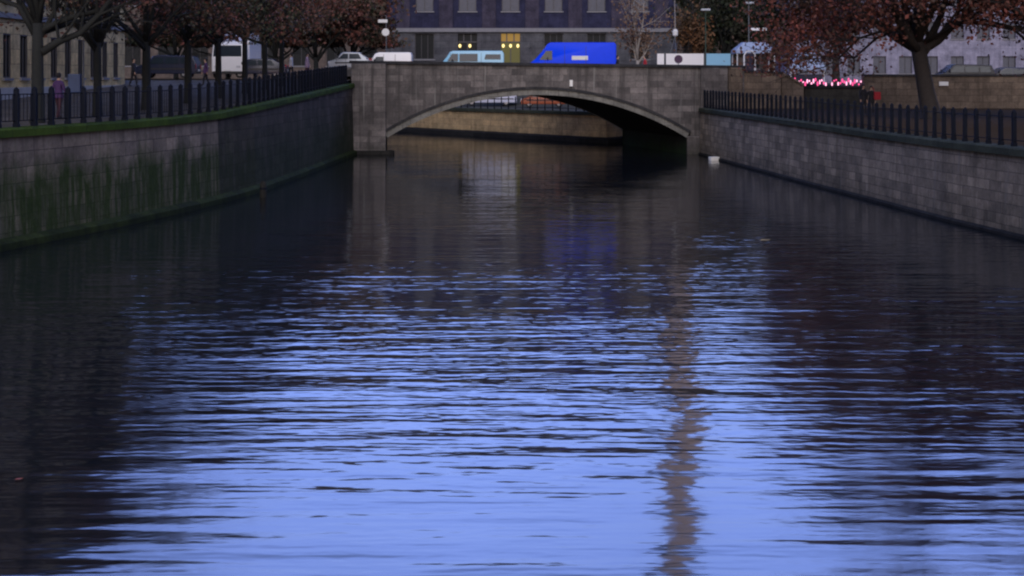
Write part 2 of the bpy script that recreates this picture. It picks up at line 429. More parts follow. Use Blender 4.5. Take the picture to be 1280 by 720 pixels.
def capstone(y0, y1, sx, xa, xb):
    bm = bmesh.new(); rows = []
    n = 14
    for i in range(n + 1):
        x = xa + (xb - xa) * i / n; z = ptop(x)
        rows.append([bm.verts.new((x + sx, y, zz)) for y, zz in ((y0, z - .21), (y0, z - .06), (y0 + .06, z), (y1 - .06, z), (y1, z - .06), (y1, z - .21))])
    for a, b in zip(rows, rows[1:]):
        for j in range(6): bm.faces.new((a[j], b[j], b[(j + 1) % 6], a[(j + 1) % 6]))
    bm.faces.new(rows[0]); bm.faces.new(rows[-1][::-1]); return bm
obj('parapet_cap', capstone(BD - .16, BD + .6, 0, -11.2, 16.05), M['cap'], br)
obj('parapet_cap', capstone(BB - .6, BB + .16, SK, -11.2, 16.05), M['cap'], br)
xa, xb = PX(439, 93.3), PX(482, 93.3)
bm = BX(xa, xb, BD - .4, BD + .3, -1.2, 6.25); obj('pier', bevel(bm, .03), M['bridge'], br)
bm = BX(xa - .1, xb + .55, BD - .62, BD + .2, -1.2, .28); obj('plinth', bevel(bm, .04), M['wetbase'], br)
bm = BX(PX(876, 93.5), PX(910, 93.5), BD - .2, BD + .3, -1.2, 5.95); obj('pier', bevel(bm, .03), M['bridge'], br)
bm = BX(PX(910.5, 93.5), PX(928, 93.5), BD - .3, BD + .35, 2.5, 5.98); obj('pillar', bevel(bm, .03), M['park'], br)
bm = BX(PX(712, 93.5), PX(716, 93.5), BD - .235, BD - .15, PZ(108, 93.5), PZ(100, 93.5))
obj('marker_plate', bevel(bm, .01), M['foam'], br)
# abutment feet at both ends of the vault
bm = BX(AC + HS + .03, 13.2, BD - .2, BD + .1, -1.2, 1.25); obj('plinth', bevel(bm, .04), M['bridge'], br)

# walls that carry the street on past the bridge, behind the park
def retain(name, label, xa, xb, za, zb, y, mat, capm, th=.6):
    t = thing(name, label, 'wall', ((xa + xb) / 2, y, 0))
    w = (xb - xa) / 2
    bm = bmesh.new(); prism(bm, [(-w, 0), (w, 0), (w, zb - .14), (-w, za - .14)], 0, th); obj('masonry', bm, mat, t)
    bm = bmesh.new(); prism(bm, [(-w, zb * 0 + za - .138), (w, zb - .138), (w, zb), (-w, za)], -.1, th + .1); obj('coping', bm, capm, t)
    return t
retain('approach_wall', 'short stone wall stepping down just right of the bridge parapet', PX(928.5, 94), PX(976, 94), 5.8, 5.72, 93.95, M['park'], M['cap'])
retain('approach_wall', 'narrow sloping wall end beside the dark lower wall', PX(976.5, 94.4), PX(1004, 94.4), 5.7, 4.85, 94.2, M['park'], M['park'])
retain('park_wall', 'dark low wall below the string of pink lights', PX(1004.5, 95), PX(1078, 95), 4.72, 4.72, 94.6, M['parkdark'], M['cap'])
retain('park_wall', 'long sandstone retaining wall behind the big russet tree', PX(1078.5, 94.6), PX(1500, 94.6), 5.52, 5.52, 94.4, M['park'], M['cap'])

# ------------------------------------------------------------------ iron fences
frng = random.Random(8)
def along(path, step, start=0.0):
    out = []; acc = -start
    for a, b in zip(path, path[1:]):
        L = math.hypot(b[0] - a[0], b[1] - a[1]); t = -acc
        while t < L:
            if t >= 0: out.append(tuple(a[k] + (b[k] - a[k]) * t / L for k in range(len(a))))
            t += step
        acc = L - (t - step) if t > 0 else acc + L
        acc = (L - (t - step))
    return out
def fence(name, label, path, side, inset, step, h, ps, bars=True):
    off = []
    for i, p in enumerate(path):
        a = Vector(path[max(i - 1, 0)][:2]); b = Vector(path[min(i + 1, len(path) - 1)][:2]); t = (b - a).normalized()
        n = Vector((t.y, -t.x)) * side; off.append((p[0] - n.x * inset, p[1] - n.y * inset, p[2]))
    t = thing(name, label, 'fence', off[0])
    o0 = Vector(off[0])
    posts = along(off, step)
    first = None
    for x, y, z in posts:
        if first is None:
            bm = bmesh.new()
            box(bm, -ps * .62, ps * .62, -ps * .62, ps * .62, -.02, .12)
            box(bm, -ps * .5, ps * .5, -ps * .5, ps * .5, .12, h - .1)
            lathe(bm, [(ps * .62, h - .1), (ps * .62, h - .05), (ps * .45, h - .03), (ps * .3, h), (.01, h + .03)], 8)
            first = obj('post', bm, M['iron'], t); o = first
        else:
            o = first.copy(); C.objects.link(o); o.parent = t
        o.location = Vector((x, y, z)) - o0
        o.rotation_euler = (frng.gauss(0, .007), frng.gauss(0, .007), frng.gauss(0, .05)); o.scale.z = frng.uniform(.985, 1.012)
    bm = bmesh.new()
    for zr in (.2, h - .22):
        tube(bm, [Vector((x, y, z + zr)) - o0 for x, y, z in posts], [.017] * len(posts), 4)
    if bars:
        for (x, y, z), (x2, y2, z2) in zip(posts, posts[1:]):
            for k in (1, 2, 3, 4):
                p = Vector((x + (x2 - x) * k / 5, y + (y2 - y) * k / 5, z + (z2 - z) * k / 5)) - o0
                box(bm, p.x - .009, p.x + .009, p.y - .009, p.y + .009, p.z + .2, p.z + h - .2)
    obj('railing', bm, M['iron'], t)
    return t
fence('iron_fence', 'black iron post fence on the mossy quay below the row of trees', [p for p in LW if p[1] > 34], 1, .35, .97, 1.27, .15)
fence('iron_fence', 'black iron post fence on the quay in front of the park', [p for p in RW if p[1] > 38] + [(12.9, 93.1, 3.22)], -1, .3, .93, 1.22, .13, False)
fence('iron_fence', 'black iron railing on the ochre far quay seen under the arch', [p for p in FW if p[1] < 140 and p[0] < 7.6], -1, .3, 1.0, 1.1, .09, False)

# ------------------------------------------------------------------ trees
def rnd_dir(rng, d, spread):
    v = Vector((rng.gauss(0, 1), rng.gauss(0, 1), rng.gauss(0, 1)))
    v -= d * v.dot(d)
    if v.length < 1e-3: v = d.orthogonal()
    v.normalize(); a = rng.uniform(.5, 1) * spread
    return (d * math.cos(a) + v * math.sin(a)).normalized()

def make_tree(name, label, loc, seed, H, r0, fork, spread, bark, leaf, nleaf, lsize, group=None, limbs=None, lean=(0, 0), nl=7, up=.15, lowest=None, rough=.42, cat='tree', thin=.85):
    rng = random.Random(seed)
    t = thing(name, label, cat, loc, 0, group)
    bm = bmesh.new(); anchors = []
    def chain(p, d, L, r, lev, n=5, bend=.22):
        pts = [p.copy()]; rad = [r]; q = p.copy(); dd = d.copy()
        for i in range(n):
            dd = rnd_dir(rng, dd, bend); dd.z += up * .35; dd.normalize()
            q = q + dd * (L / n); pts.append(q.copy()); rad.append(max(r * (1 - .72 * (i + 1) / n), .012))
        tube(bm, pts, rad, 7 if lev < 1 else (5 if lev < 2 else 3), lev < 1)
        return pts, rad, dd
    def branch(p, d, L, r, lev):
        pts, rad, dd = chain(p, d, L, r, lev, 5 if lev < 2 else 3)
        if lev >= 2:
            for q in pts[1:]: anchors.append(q)
            return
        k = 6 if lev == 0 else 5
        for i in range(k):
            j = rng.choice((2, 3, 4, 5)) if lev == 0 else rng.choice((1, 2, 3, 4, 5))
            nd = rnd_dir(rng, (pts[j] - pts[j - 1]).normalized(), .95)
            branch(pts[j], nd, L * rng.uniform(.4, .62), rad[j] * .62, lev + 1)
        for q in pts[3:]: anchors.append(q)
    top = Vector((lean[0], lean[1], fork))
    tp = [Vector((0, 0, -.3)), Vector((0, 0, .25)), top * .35 + Vector((0, 0, 0)), top * .7, top]
    tube(bm, tp, [r0 * 1.45, r0 * 1.12, r0 * .95, r0 * .88, r0 * .82], 10)
    if limbs:
        for pts, ra in limbs:
            pts = [Vector(p) for p in pts]; n = len(pts)
            tube(bm, pts, [ra * (1 - .55 * i / (n - 1)) for i in range(n)], 7)
            for i in range(1, n):
                for _ in range(3):
                    nd = rnd_dir(rng, ((pts[i] - pts[i - 1]).normalized() + Vector((0, 0, .5))).normalized(), .9)
                    branch(pts[i], nd, rng.uniform(.18, .28) * H, ra * .35, 1)
    for i in range(nl):
        a = 2 * math.pi * (i + rng.uniform(-.3, .3)) / nl; el = rng.uniform(.35, 1.1) if i < nl - 2 else rng.uniform(1.0, 1.45)
        d = Vector((math.cos(a) * math.cos(el), math.sin(a) * math.cos(el), math.sin(el)))
        L = min(spread / max(math.cos(el), .3), (H - fork) / max(math.sin(el), .3)) * rng.uniform(.62, .8)
        z0 = fork * rng.uniform(.85, 1.0) if i < nl - 2 else fork
        branch(top * (z0 / fork), d, L, r0 * rng.uniform(.42, .6), 0)
    lead = Vector((lean[0] * .1, lean[1] * .1, 1)).normalized(); branch(top, lead, (H - fork) * .75, r0 * .7, 0)
    obj('trunk', bm, bark, t, True)
    lb = bmesh.new(); tints = []
    low = lowest if lowest is not None else fork * .9
    cnt = 0; tries = 0
    while cnt < nleaf and tries < nleaf * 4:
        tries += 1
        q = rng.choice(anchors); p = q + Vector((rng.gauss(0, rough), rng.gauss(0, rough), rng.gauss(0, rough * .8)))
        if p.z < low or (p.z > H * .62 and rng.random() < thin * (p.z / H - .62) / .38): continue
        s = lsize * rng.uniform(.55, 1.25)
        a = Vector((rng.gauss(0, 1), rng.gauss(0, 1), rng.gauss(0, 1))).normalized(); b = a.orthogonal().normalized()
        b = (Matrix.Rotation(rng.uniform(0, 6.28), 3, a) @ b); c = a.cross(b)
        vs = [lb.verts.new(p + b * s * .6), lb.verts.new(p + c * s * .38 + b * .1 * s), lb.verts.new(p - b * s * .55 + a * s * .12), lb.verts.new(p - c * s * .38 + b * .1 * s)]
        lb.faces.new(vs); cnt += 1; tints.append(rng.random())
    o = obj('crown', lb, leaf, t)
    at = o.data.attributes.new('tint', 'FLOAT', 'FACE')
    at.data.foreach_set('value', tints)
    return t

def at_left(px, d): return (PX(px, d), d, gl(d) - .02)
LG = 'bare autumn trees in a row along the quay fence'
d = 49.0
make_tree('linden_tree', 'nearest quay tree with low fork and a long branch over the path', at_left(47, d), 11, 13.5, .23, 3.6, 4.6, M['bark'], M['leafl'], 4600, .17, LG,
          limbs=[([(.15, 0, 2.55), (.7, .2, 2.95), (1.4, .4, 3.25), (2.1, .3, 3.9), (2.6, .4, 4.6)], .16), ([(-.05, 0, 3.1), (-.6, -.2, 4.2), (-1.5, -.1, 4.5), (-2.6, .2, 4.7)], .12), ([(.05, 0, 3.0), (.5, .3, 4.0), (.6, .1, 4.8), (1.0, .4, 5.8)], .1)], lowest=4.3, nl=6)
trow = [(122, 55.5, .18, 11.2, 'second quay tree, its straight dark trunk beside the blue box'), (183, 61, .21, 10.2, 'quay tree with dark trunk forking above a dark clothed walker'), (235, 66.5, .19, 9.8, 'quay tree with curved fork in front of the dark estate car'),
        (273, 71.5, .18, 9.4, 'quay tree whose trunk covers the edge of the white lorry'), (306, 77, .17, 9.2, 'quay tree with slim trunk just beyond the white lorry'), (331, 83, .17, 9.0, 'quay tree in front of the dark saloon car'), (352, 89, .17, 8.8, 'last quay tree before the bridge end')]
for i, (px, d, r, H, lb) in enumerate(trow):
    make_tree('linden_tree', lb, at_left(px, d), 20 + i, H, r, 3.0 + .05 * i, 4.0, M['bark'], M['leafl'], 4200, .17, LG, nl=9, lowest=2.9, rough=.5)
for i, (px, d, H, lb) in enumerate([(395, 118, 13, 'dark brown street tree above the bridge end'), (440, 122, 13, 'dark brown tree beside the navy building edge'), (345, 120, 14, 'dense brown tree behind the white lorry'), (285, 122, 15, 'tall dark tree far behind the estate car'), (220, 118, 14, 'far dark tree closing the side street')]):
    make_tree('street_tree', lb, (PX(px, d), d, 3.0), 40 + i, H, .25, 4.0, 4.2, M['bark'], M['leafl'], 7000, .34, 'trees beyond the left bank', lowest=5.0)
# right bank
make_tree('plane_tree', 'big leaning plane tree with russet leaves inside the park fence', (PX(1164, 74), 74, 3.02), 71, 19.5, .48, 4.2, 8.0, M['barkr'], M['leafr'], 36000, .2, 'russet trees in the park', lean=(-.75, 0),
          limbs=[([(-.55, 0, 3.2), (-.1, -.2, 4.0), (.75, .1, 5.0), (1.5, .2, 5.9), (2.6, 0, 6.2)], .13), ([(-.75, 0, 4.1), (-2.2, -.3, 5.0), (-4, 0, 4.4), (-5.0, .3, 3.3)], .12), ([(-.6, 0, 4.1), (-1.2, 1.8, 5.0), (-2.2, 3, 4.5), (-3.2, 4, 3.4)], .12), ([(-.5, 0, 4.0), (2, .3, 5.4), (4.5, 0, 4.9), (6.2, .2, 3.5)], .13), ([(-.6, 0, 4.1), (1.5, -2, 5.5), (3.5, -3, 4.9), (5.0, -4, 3.6)], .12)], nl=9, lowest=2.35, rough=.6, thin=.2)
make_tree('plane_tree', 'russet plane tree at the edge of the park, cut by the frame', (PX(1330, 70), 70, 3.02), 72, 18.0, .4, 4.5, 7.5, M['barkr'], M['leafr'], 26000, .23, 'russet trees in the park', nl=8, lowest=3.2, rough=.6)
make_tree('plane_tree', 'russet plane tree behind the market tents', (PX(1045, 126), 126, 4.5), 73, 16.0, .35, 4.0, 5.0, M['barkr'], M['leafr'], 13000, .34, 'russet trees in the park', nl=8, lowest=2.6, rough=.6)
make_tree('dark_tree', 'dark green tree behind the lamp posts', (PX(905, 128), 128, 4.5), 81, 15.0, .3, 2.5, 4.0, M['bark'], M['leafg'], 8000, .34, 'trees behind the bridge', lowest=1.6, rough=.6)
make_tree('dark_tree', 'dark brownish green tree behind the pale canopy', (PX(965, 134), 134, 4.5), 82, 16.0, .3, 2.5, 4.4, M['bark'], M['leafg'], 8000, .34, 'trees behind the bridge', lowest=1.8, rough=.6)
make_tree('rust_tree', 'small rust coloured tree at the foot of the tower', (PX(862, 124), 124, 4.5), 83, 9.5, .2, 2.6, 1.5, M['barkr'], M['leafo'], 1500, .3, 'trees behind the bridge', lowest=2.6, nl=5)
make_tree('birch_tree', 'pale bare young tree with dry leaves behind the blue van', (PX(797, 113), 113, 4.5), 84, 8.5, .16, 2.2, 2.0, M['barkp'], M['leafp'], 1300, .24, 'trees behind the bridge', lowest=1.6, nl=6)

# ------------------------------------------------------------------ buildings
def facade(W, H, ops, depth=.3, z0=0.0):
    xs = sorted({-W / 2, W / 2, *[o[0] for o in ops], *[o[1] for o in ops]}); zs = sorted({z0, H, *[o[2] for o in ops], *[o[3] for o in ops]})
    bm = bmesh.new(); vv = {}
    def V(x, y, z):
        k = (round(x, 4), round(y, 4), round(z, 4))
        if k not in vv: vv[k] = bm.verts.new((x, y, z))
        return vv[k]
    for xa, xb in zip(xs, xs[1:]):
        for za, zb in zip(zs, zs[1:]):
            cx, cz = (xa + xb) / 2, (za + zb) / 2
            if any(o[0] < cx < o[1] and o[2] < cz < o[3] for o in ops): continue
            bm.faces.new((V(xa, 0, za), V(xb, 0, za), V(xb, 0, zb), V(xa, 0, zb)))
    for xa, xb, za, zb in ops:
        c = [(xa, za), (xb, za), (xb, zb), (xa, zb)]
        for (x1, z1), (x2, z2) in zip(c, c[1:] + c[:1]):
            q = [bm.verts.new(p) for p in ((x1, 0, z1), (x1, depth, z1), (x2, depth, z2), (x2, 0, z2))]; bm.faces.new(q)
    return bm
def shell(W, H, D, z0=0.0):
    bm = bmesh.new()
    v = [bm.verts.new(p) for p in ((-W / 2, 0, z0), (W / 2, 0, z0), (W / 2, D, z0), (-W / 2, D, z0), (-W / 2, 0, H), (W / 2, 0, H), (W / 2, D, H), (-W / 2, D, H))]
    for f in ((4, 5, 6, 7), (1, 2, 6, 5), (2, 3, 7, 6), (3, 0, 4, 7)): bm.faces.new([v[i] for i in f])
    return bm
def win(parent, xa, xb, za, zb, glass, fr, depth=.22, cols=2, rows=2):
    bm = bmesh.new(); w = .07
    box(bm, xa, xa + w, depth - .05, depth + .05, za, zb); box(bm, xb - w, xb, depth - .05, depth + .05, za, zb)
    box(bm, xa + w, xb - w, depth - .05, depth + .05, za, za + w); box(bm, xa + w, xb - w, depth - .05, depth + .05, zb - w, zb)
    for i in range(1, cols):
        x = xa + (xb - xa) * i / cols; box(bm, x - .025, x + .025, depth - .04, depth + .04, za + w, zb - w)
    f = obj('window', bm, fr, parent)
    obj('pane', BX(xa + w * .5, xb - w * .5, depth + .06, depth + .08, za + .02, zb - .02), glass, f)
    obj('sill', BX(xa - .12, xb + .12, -.12, .02, za - .14, za - .01), M['course'], f)
    return f

# navy office block closing the view
D = 150.0; xa, xb = PX(484, D), PX(842, D); W = xb - xa; cx = (xa + xb) / 2; base = 3.6
t = thing('office_building', 'dark navy building with tall pale windows behind the vans', 'building', (cx, D, base))
def lx(px): return PX(px, D) - cx
def lz(py): return PZ(py, D) - base
ops = []; wins = []
for k in range(-1, 7):
    c = 530 + 53.8 * (k) + .6
    a, b = lx(c - 11), lx(c + 11)
    if a < -W / 2 + .3 or b > W / 2 - .3: continue
    for za, zb in ((lz(14), lz(-22)), (lz(-42), lz(-74)), (lz(-92), lz(-120)), (lz(-134), lz(-156))): ops.append((a, b, za, zb)); wins.append((a, b, za, zb, M['curtain']))
gz = lz(38)
upper = facade(W, lz(-165), ops, .3, gz); obj('wall', upper, M['navy'], t)
obj('side_wall', shell(W, lz(-165), 14, 0), M['navy'], t)
for a, b, za, zb, g in wins: win(t, a, b, za, zb, g, M['dframe'])
gops = []
for k in range(-1, 7):
    c = 530.6 + 53.8 * k; a, b = lx(c - 12), lx(c + 12)
    if a < -W / 2 + .3 or b > W / 2 - .3: continue
    gops.append((a, b, .2 if k in (1, 2) else lz(74), lz(42)))
obj('ground_floor', facade(W, gz - .02, gops, .35, 0), M['ashlar'], t)
for k in range(-1, 8):
    c = lx(530.6 + 53.8 * k - 26.9)
    if abs(c) < W / 2 - .8: obj('pilaster', BX(c - .75, c + .75, -.16, -.003, gz + .26, lz(-165) - .01), M['pil'], t)
bm = bmesh.new(); box(bm, -W / 2 - .1, W / 2 + .1, -.25, .0 - .003, gz - .18, gz + .25); obj('string_course', bm, M['course'], t)
bm = bmesh.new(); box(bm, -W / 2 - .3, W / 2 + .3, -.5, .5, lz(-165), lz(-165) + .5); obj('cornice', bm, M['course'], t)
bm = bmesh.new(); prism(bm, [(-W / 2, 0), (W / 2, 0), (W / 2 - 3, 3), (-W / 2 + 3, 3)], .5, 13.5); r = obj('roof', bm, M['roof'], t); r.location.z = lz(-165) + .5
for i, (a, b, za, zb) in enumerate(gops):
    if za < .3:
        k_lit = a > lx(610)
        dr = obj('doorway', BX(a + .02, b - .02, .36, .4, za, zb - .9), M['litdim'] if k_lit else M['pane'], t); obj('transom', BX(a + .02, b - .02, .37, .41, zb - .9, zb), M['lit'] if k_lit else M['pane'], dr)
        bm = bmesh.new(); box(bm, (a + b) / 2 - .05, (a + b) / 2 + .05, .28, .355, za, zb - .9); box(bm, a + .02, b - .02, .28, .355, zb - .98, zb - .86)
        for q in (.3, .68): box(bm, a + (b - a) * q - .06, a + (b - a) * q + .06, .28, .365, zb - .86, zb)
        obj('frame', bm, M['dframe'], dr)
        for q in ((.12, .5, .88) if k_lit else (.1, .62)):
            bm = bmesh.new(); lathe(bm, [(.03, -.2), (.13, -.1), (.15, .08), (.05, .2)], 8, a + (b - a) * q, .2)
            l = obj('wall_lamp', bm, M['bulb'], t); l.location.z = zb - 1.35
    else: win(t, a, b, za, zb, M['pane'], M['dframe'], .26, 3)
# cream stone house along the left street
t = thing('stone_house', 'cream rusticated stone house behind the first quay tree', 'building', (-26.2, 70.5, 3.7), R(90) * 1)
# local x runs along +Y after the turn; the facade (local -y) faces the canal
t.rotation_euler = (0, 0, R(90))
Wc, Hc = 43.0, 19.5
ops = []
for i in range(17):
    c = -Wc / 2 + 2.2 + i * 2.42
    for za, zb in ((1.6, 3.9), (5.6, 8.2), (9.9, 12.3), (13.9, 16.0)): ops.append((c - .55, c + .55, za, zb))
obj('wall', facade(Wc, Hc, ops, .12, 0), M['cream'], t); obj('side_wall', shell(Wc, Hc, 14), M['cream'], t)
for o in ops: win(t, *o, M['pane'], M['dframe'], .06)
bm = bmesh.new(); box(bm, -Wc / 2 - .05, Wc / 2 + .05, -.18, -.003, 0, 1.1); obj('plinth', bm, M['plinth'], t)
bm = bmesh.new()
for z in (4.7, 9.0): box(bm, -Wc / 2 - .05, Wc / 2 + .05, -.16, -.003, z, z + .28)
obj('string_course', bm, M['course'], t)
bm = bmesh.new(); box(bm, -Wc / 2 - .3, Wc / 2 + .3, -.5, .4, Hc, Hc + .5); obj('cornice', bm, M['course'], t)
bm = bmesh.new(); prism(bm, [(-Wc / 2, 0), (Wc / 2, 0), (Wc / 2 - 3, 3.5), (-Wc / 2 + 3, 3.5)], .4, 13.5); r = obj('roof', bm, M['roof'], t); r.location.z = Hc + .5

def block(name, label, pxa, pxb, D, base, H, wallm, glass, nx, floors, fr, ww=.5, ground=False):
    xa, xb = PX(pxa, D), PX(pxb, D); W = xb - xa
    t = thing(name, label, 'building', ((xa + xb) / 2, D, base))
    ops = []
    for i in range(nx):
        c = -W / 2 + W * (i + .5) / nx; h = W / nx * ww / 2
        for f in range(floors):
            za = H * (f + .3) / floors; ops.append((c - h, c + h, za, za + H / floors * .5))
    obj('wall', facade(W, H, ops, .25, 0), wallm, t); obj('side_wall', shell(W, H, 14), wallm, t)
    for o in ops: win(t, *o, glass, fr)
    bm = bmesh.new(); box(bm, -W / 2 - .3, W / 2 + .3, -.4, .4, H, H + .45); obj('cornice', bm, M['course'], t)
    bm = bmesh.new(); prism(bm, [(-W / 2, 0), (W / 2, 0), (W / 2 - 3, 3), (-W / 2 + 3, 3)], .4, 13.5); r = obj('roof', bm, M['roof'], t); r.location.z = H + .45
    return t
block('brick_building', 'dark brown building glimpsed between the trunks left of the navy building', 60, 482, 186, 4.3, 33, M['brownb'], M['pane'], 10, 4, M['dframe'])
block('pale_building', 'pale lilac grey building glimpsed through the russet leaves', 986, 1440, 172, 4.4, 35, M['paleb'], M['curtain'], 14, 8, M['dframe'])
block('brick_building', 'dark brown building behind the trees right of the tower', 846, 984, 190, 4.4, 27, M['brownb'], M['pane'], 5, 4, M['dframe'])

# television tower far behind, mostly seen as its reflection
t = thing('tower', 'tall concrete television tower reflected as a pinkish strip in the water', 'tower', (PX(852, 620), 620, 4.0))
bm = bmesh.new(); lathe(bm, [(10.0, 0), (8.0, 20), (7.3, 60), (6.9, 140), (6.4, 215)], 28); obj('shaft', bm, M['concrete'], t, True)
bm = bmesh.new(); lathe(bm, [(5.7, 214)] + [(max(.5, 15 * math.sin(a)), 230 - 15 * math.cos(a)) for a in [math.pi * k / 14 for k in range(3, 14)]] + [(3, 245.2)], 28); obj('sphere', bm, M['steel'], t, True)
bm = bmesh.new(); lathe(bm, [(3, 245), (2.6, 260), (1.4, 290), (.5, 350)], 12); obj('mast', bm, M['white'], t, True)

# ------------------------------------------------------------------ vehicles (front towards local -x)
def wheel_set(t, xs, w, r=.33):
    for x in xs:
        for s in (-1, 1):
            bm = bmesh.new(); lathe(bm, [(r * .55, -.1), (r * .95, -.11), (r, -.07), (r, .07), (r * .95, .11), (r * .55, .1)], 18)
            o = obj('wheel', bm, M['tyre'], t); o.location = (x, s * (w / 2 - .12), r); o.rotation_euler = (R(90), 0, 0)
            bm = bmesh.new(); lathe(bm, [(r * .2, -.115), (r * .56, -.112), (r * .56, .112), (r * .2, .115)], 12); obj('rim', bm, M['rim'], o)
def vehicle(name, label, cat, loc, rotz, body, width, belt, paint, sides, screens, wx, group=None, taper=.12, r=.33, sticker=None, lampz=.75):
    t = thing(name, label, cat, loc, rotz, group)
    top = max(z for x, z in body); x0 = min(x for x, z in body); x1 = max(x for x, z in body)
    g = lambda z: 1 - taper * max(0, (z - belt) / (top - belt))
    bm = bmesh.new(); prism(bm, body, -width / 2, width / 2, g); bevel(bm, .07, 3); obj('body', bm, paint, t, True)
    for poly in sides:
        for s in (-1, 1):
            bm = bmesh.new(); a = [bm.verts.new((x, s * (width / 2 * g(z) + .012), z)) for x, z in poly]; b = [bm.verts.new((x, s * (width / 2 * g(z) - .03), z)) for x, z in poly]
            bm.faces.new(a); bm.faces.new(b[::-1]); n = len(poly)
            for i in range(n): bm.faces.new((a[i], b[i], b[(i + 1) % n], a[(i + 1) % n]))
            obj('side_window', bm, M['glass'], t)
    for (xa, za), (xb, zb), nm in screens:
        bm = bmesh.new(); dn = Vector((zb - za, 0, -(xb - xa))).normalized()
        if (dn.x > 0) == (xa < 0): dn = -dn
        q = []
        for e in (.015, -.02):
            q.append([bm.verts.new((x + dn.x * e, s * (width / 2 * g(z) - .09), z + dn.z * e)) for (x, z), s in (((xa, za), -1), ((xa, za), 1), ((xb, zb), 1), ((xb, zb), -1))])
        bm.faces.new(q[0]); bm.faces.new(q[1][::-1])
        for i in range(4): bm.faces.new((q[0][i], q[1][i], q[1][(i + 1) % 4], q[0][(i + 1) % 4]))
        obj(nm, bm, M['glass'], t)
    for s in (-1, 1):
        obj('headlight', bevel(BX(x0 - .015, x0 + .12, s * width * .36 - .17, s * width * .36 + .17, lampz, lampz + .18), .03), M['lampw'], t)
        obj('tail_light', bevel(BX(x1 - .1, x1 + .015, s * width * .42 - .08, s * width * .42 + .08, lampz + .05, lampz + .4), .02), M['lampr'], t)
        obj('mirror', bevel(BX(x0 + (x1 - x0) * .22, x0 + (x1 - x0) * .22 + .1, s * (width / 2 + .12) - .1, s * (width / 2 + .12) + .1, belt + .08, belt + .28), .03), M['black'], t)
    for x, sx in ((x0, -1), (x1, 1)): obj('bumper', bevel(BX(x - .06 if sx < 0 else x - .1, x + .1 if sx < 0 else x + .06, -width * .48, width * .48, .3, .5), .03), M['black'], t)
    xm = [x0 + (x1 - x0) * q for q in (.2, .42, .66)]
    for s in (-1, 1):
        bm = bmesh.new()
        for x in xm:
            zt = belt + (top - belt) * .8; a, b2 = s * (width / 2 + .004), s * (width / 2 * g(zt) + .004)
            q = [bm.verts.new(p) for p in ((x - .012, a, .5), (x + .012, a, .5), (x + .012, a, belt), (x - .012, a, belt), (x + .012, b2, zt), (x - .012, b2, zt))]
            bm.faces.new(q[:4]); bm.faces.new((q[3], q[2], q[4], q[5]))
        obj('door_seam', bm, M['black'], t)
        obj('trim_strip', BX(x0 + .5, x1 - .3, min(s * (width / 2 - .02), s * (width / 2 + .02)), max(s * (width / 2 - .02), s * (width / 2 + .02)), .62, .72), M['black'], t)
    for x in (x0 - .035, x1 + .035): obj('number_plate', BX(x - .012, x + .012, -.26, .26, .52, .63), M['foam'], t)
    wheel_set(t, wx, width, r)
    if sticker: 
        xa, xb, za, zb = sticker
        obj('side_marking', BX(xa, xb, -width / 2 * g(zb) - .012, -width / 2 * g(zb) + .04, za, zb), M['foam'], t)
    return t
def onroad(pxc, d): 
    x = PX(pxc, d); return (x, d, dk(x) + .005)
BG = 'vehicles crossing the bridge'
L = 6.6
vehicle('delivery_van', 'large bright blue high roof van on the bridge', 'van', onroad(714, 102), 0,
        [(-3.25, .3), (3.3, .3), (3.3, 2.55), (3.18, 2.72), (-1.55, 2.72), (-1.8, 2.6), (-2.62, 1.45), (-3.2, 1.15), (-3.3, .8)], 2.0, 1.35, M['blue'],
        [[(-2.42, 1.42), (-1.45, 1.42), (-1.45, 2.1), (-1.9, 2.1)]], [((-2.6, 1.5), (-1.86, 2.52), 'windscreen')], (-2.2, 2.1), BG, .1, .36, (.0, 1.2, 1.42, 1.72))
vehicle('delivery_van', 'light blue low roof van behind the bridge parapet', 'van', onroad(589, 101.5), 0,
        [(-2.45, .3), (2.45, .3), (2.45, 1.75), (2.32, 1.98), (-1.3, 1.98), (-1.55, 1.9), (-2.0, 1.15), (-2.42, .95), (-2.5, .7)], 1.85, 1.1, M['sky'],
        [[(-1.75, 1.2), (-.95, 1.2), (-.95, 1.76), (-1.4, 1.76)], [(-.85, 1.2), (.5, 1.2), (.5, 1.76), (-.85, 1.76)], [(1.0, 1.35), (2.2, 1.35), (2.2, 1.72), (1.1, 1.72)]], [((-1.97, 1.2), (-1.58, 1.84), 'windscreen'), ((2.45, 1.2), (2.41, 1.7), 'rear_window')], (-1.55, 1.5), BG)
vehicle('small_van', 'small white van with only its roof above the parapet', 'van', onroad(491, 101.5), 0,
        [(-2.1, .3), (1.45, .3), (1.45, 1.55), (1.36, 1.78), (-.95, 1.78), (-1.25, 1.68), (-1.7, 1.0), (-2.1, .8)], 1.75, 1.0, M['white'],
        [[(-1.45, 1.05), (-.6, 1.05), (-.6, 1.45), (-1.15, 1.45)]], [((-1.66, 1.08), (-1.28, 1.62), 'windscreen')], (-1.4, .9), BG)
SAL = [(-2.1, .3), (2.1, .3), (2.1, .85), (1.7, .95), (1.1, 1.42), (-.5, 1.45), (-.75, 1.4), (-1.3, .92), (-2.0, .78), (-2.12, .55)]
SALW = [[(-1.1, .95), (-.1, .95), (-.1, 1.33), (-.62, 1.33)], [(0, .95), (1.25, .95), (.95, 1.33), (0, 1.33)]]
SALS = [((-1.26, .97), (-.77, 1.37), 'windscreen'), ((1.62, .98), (1.14, 1.38), 'rear_window')]
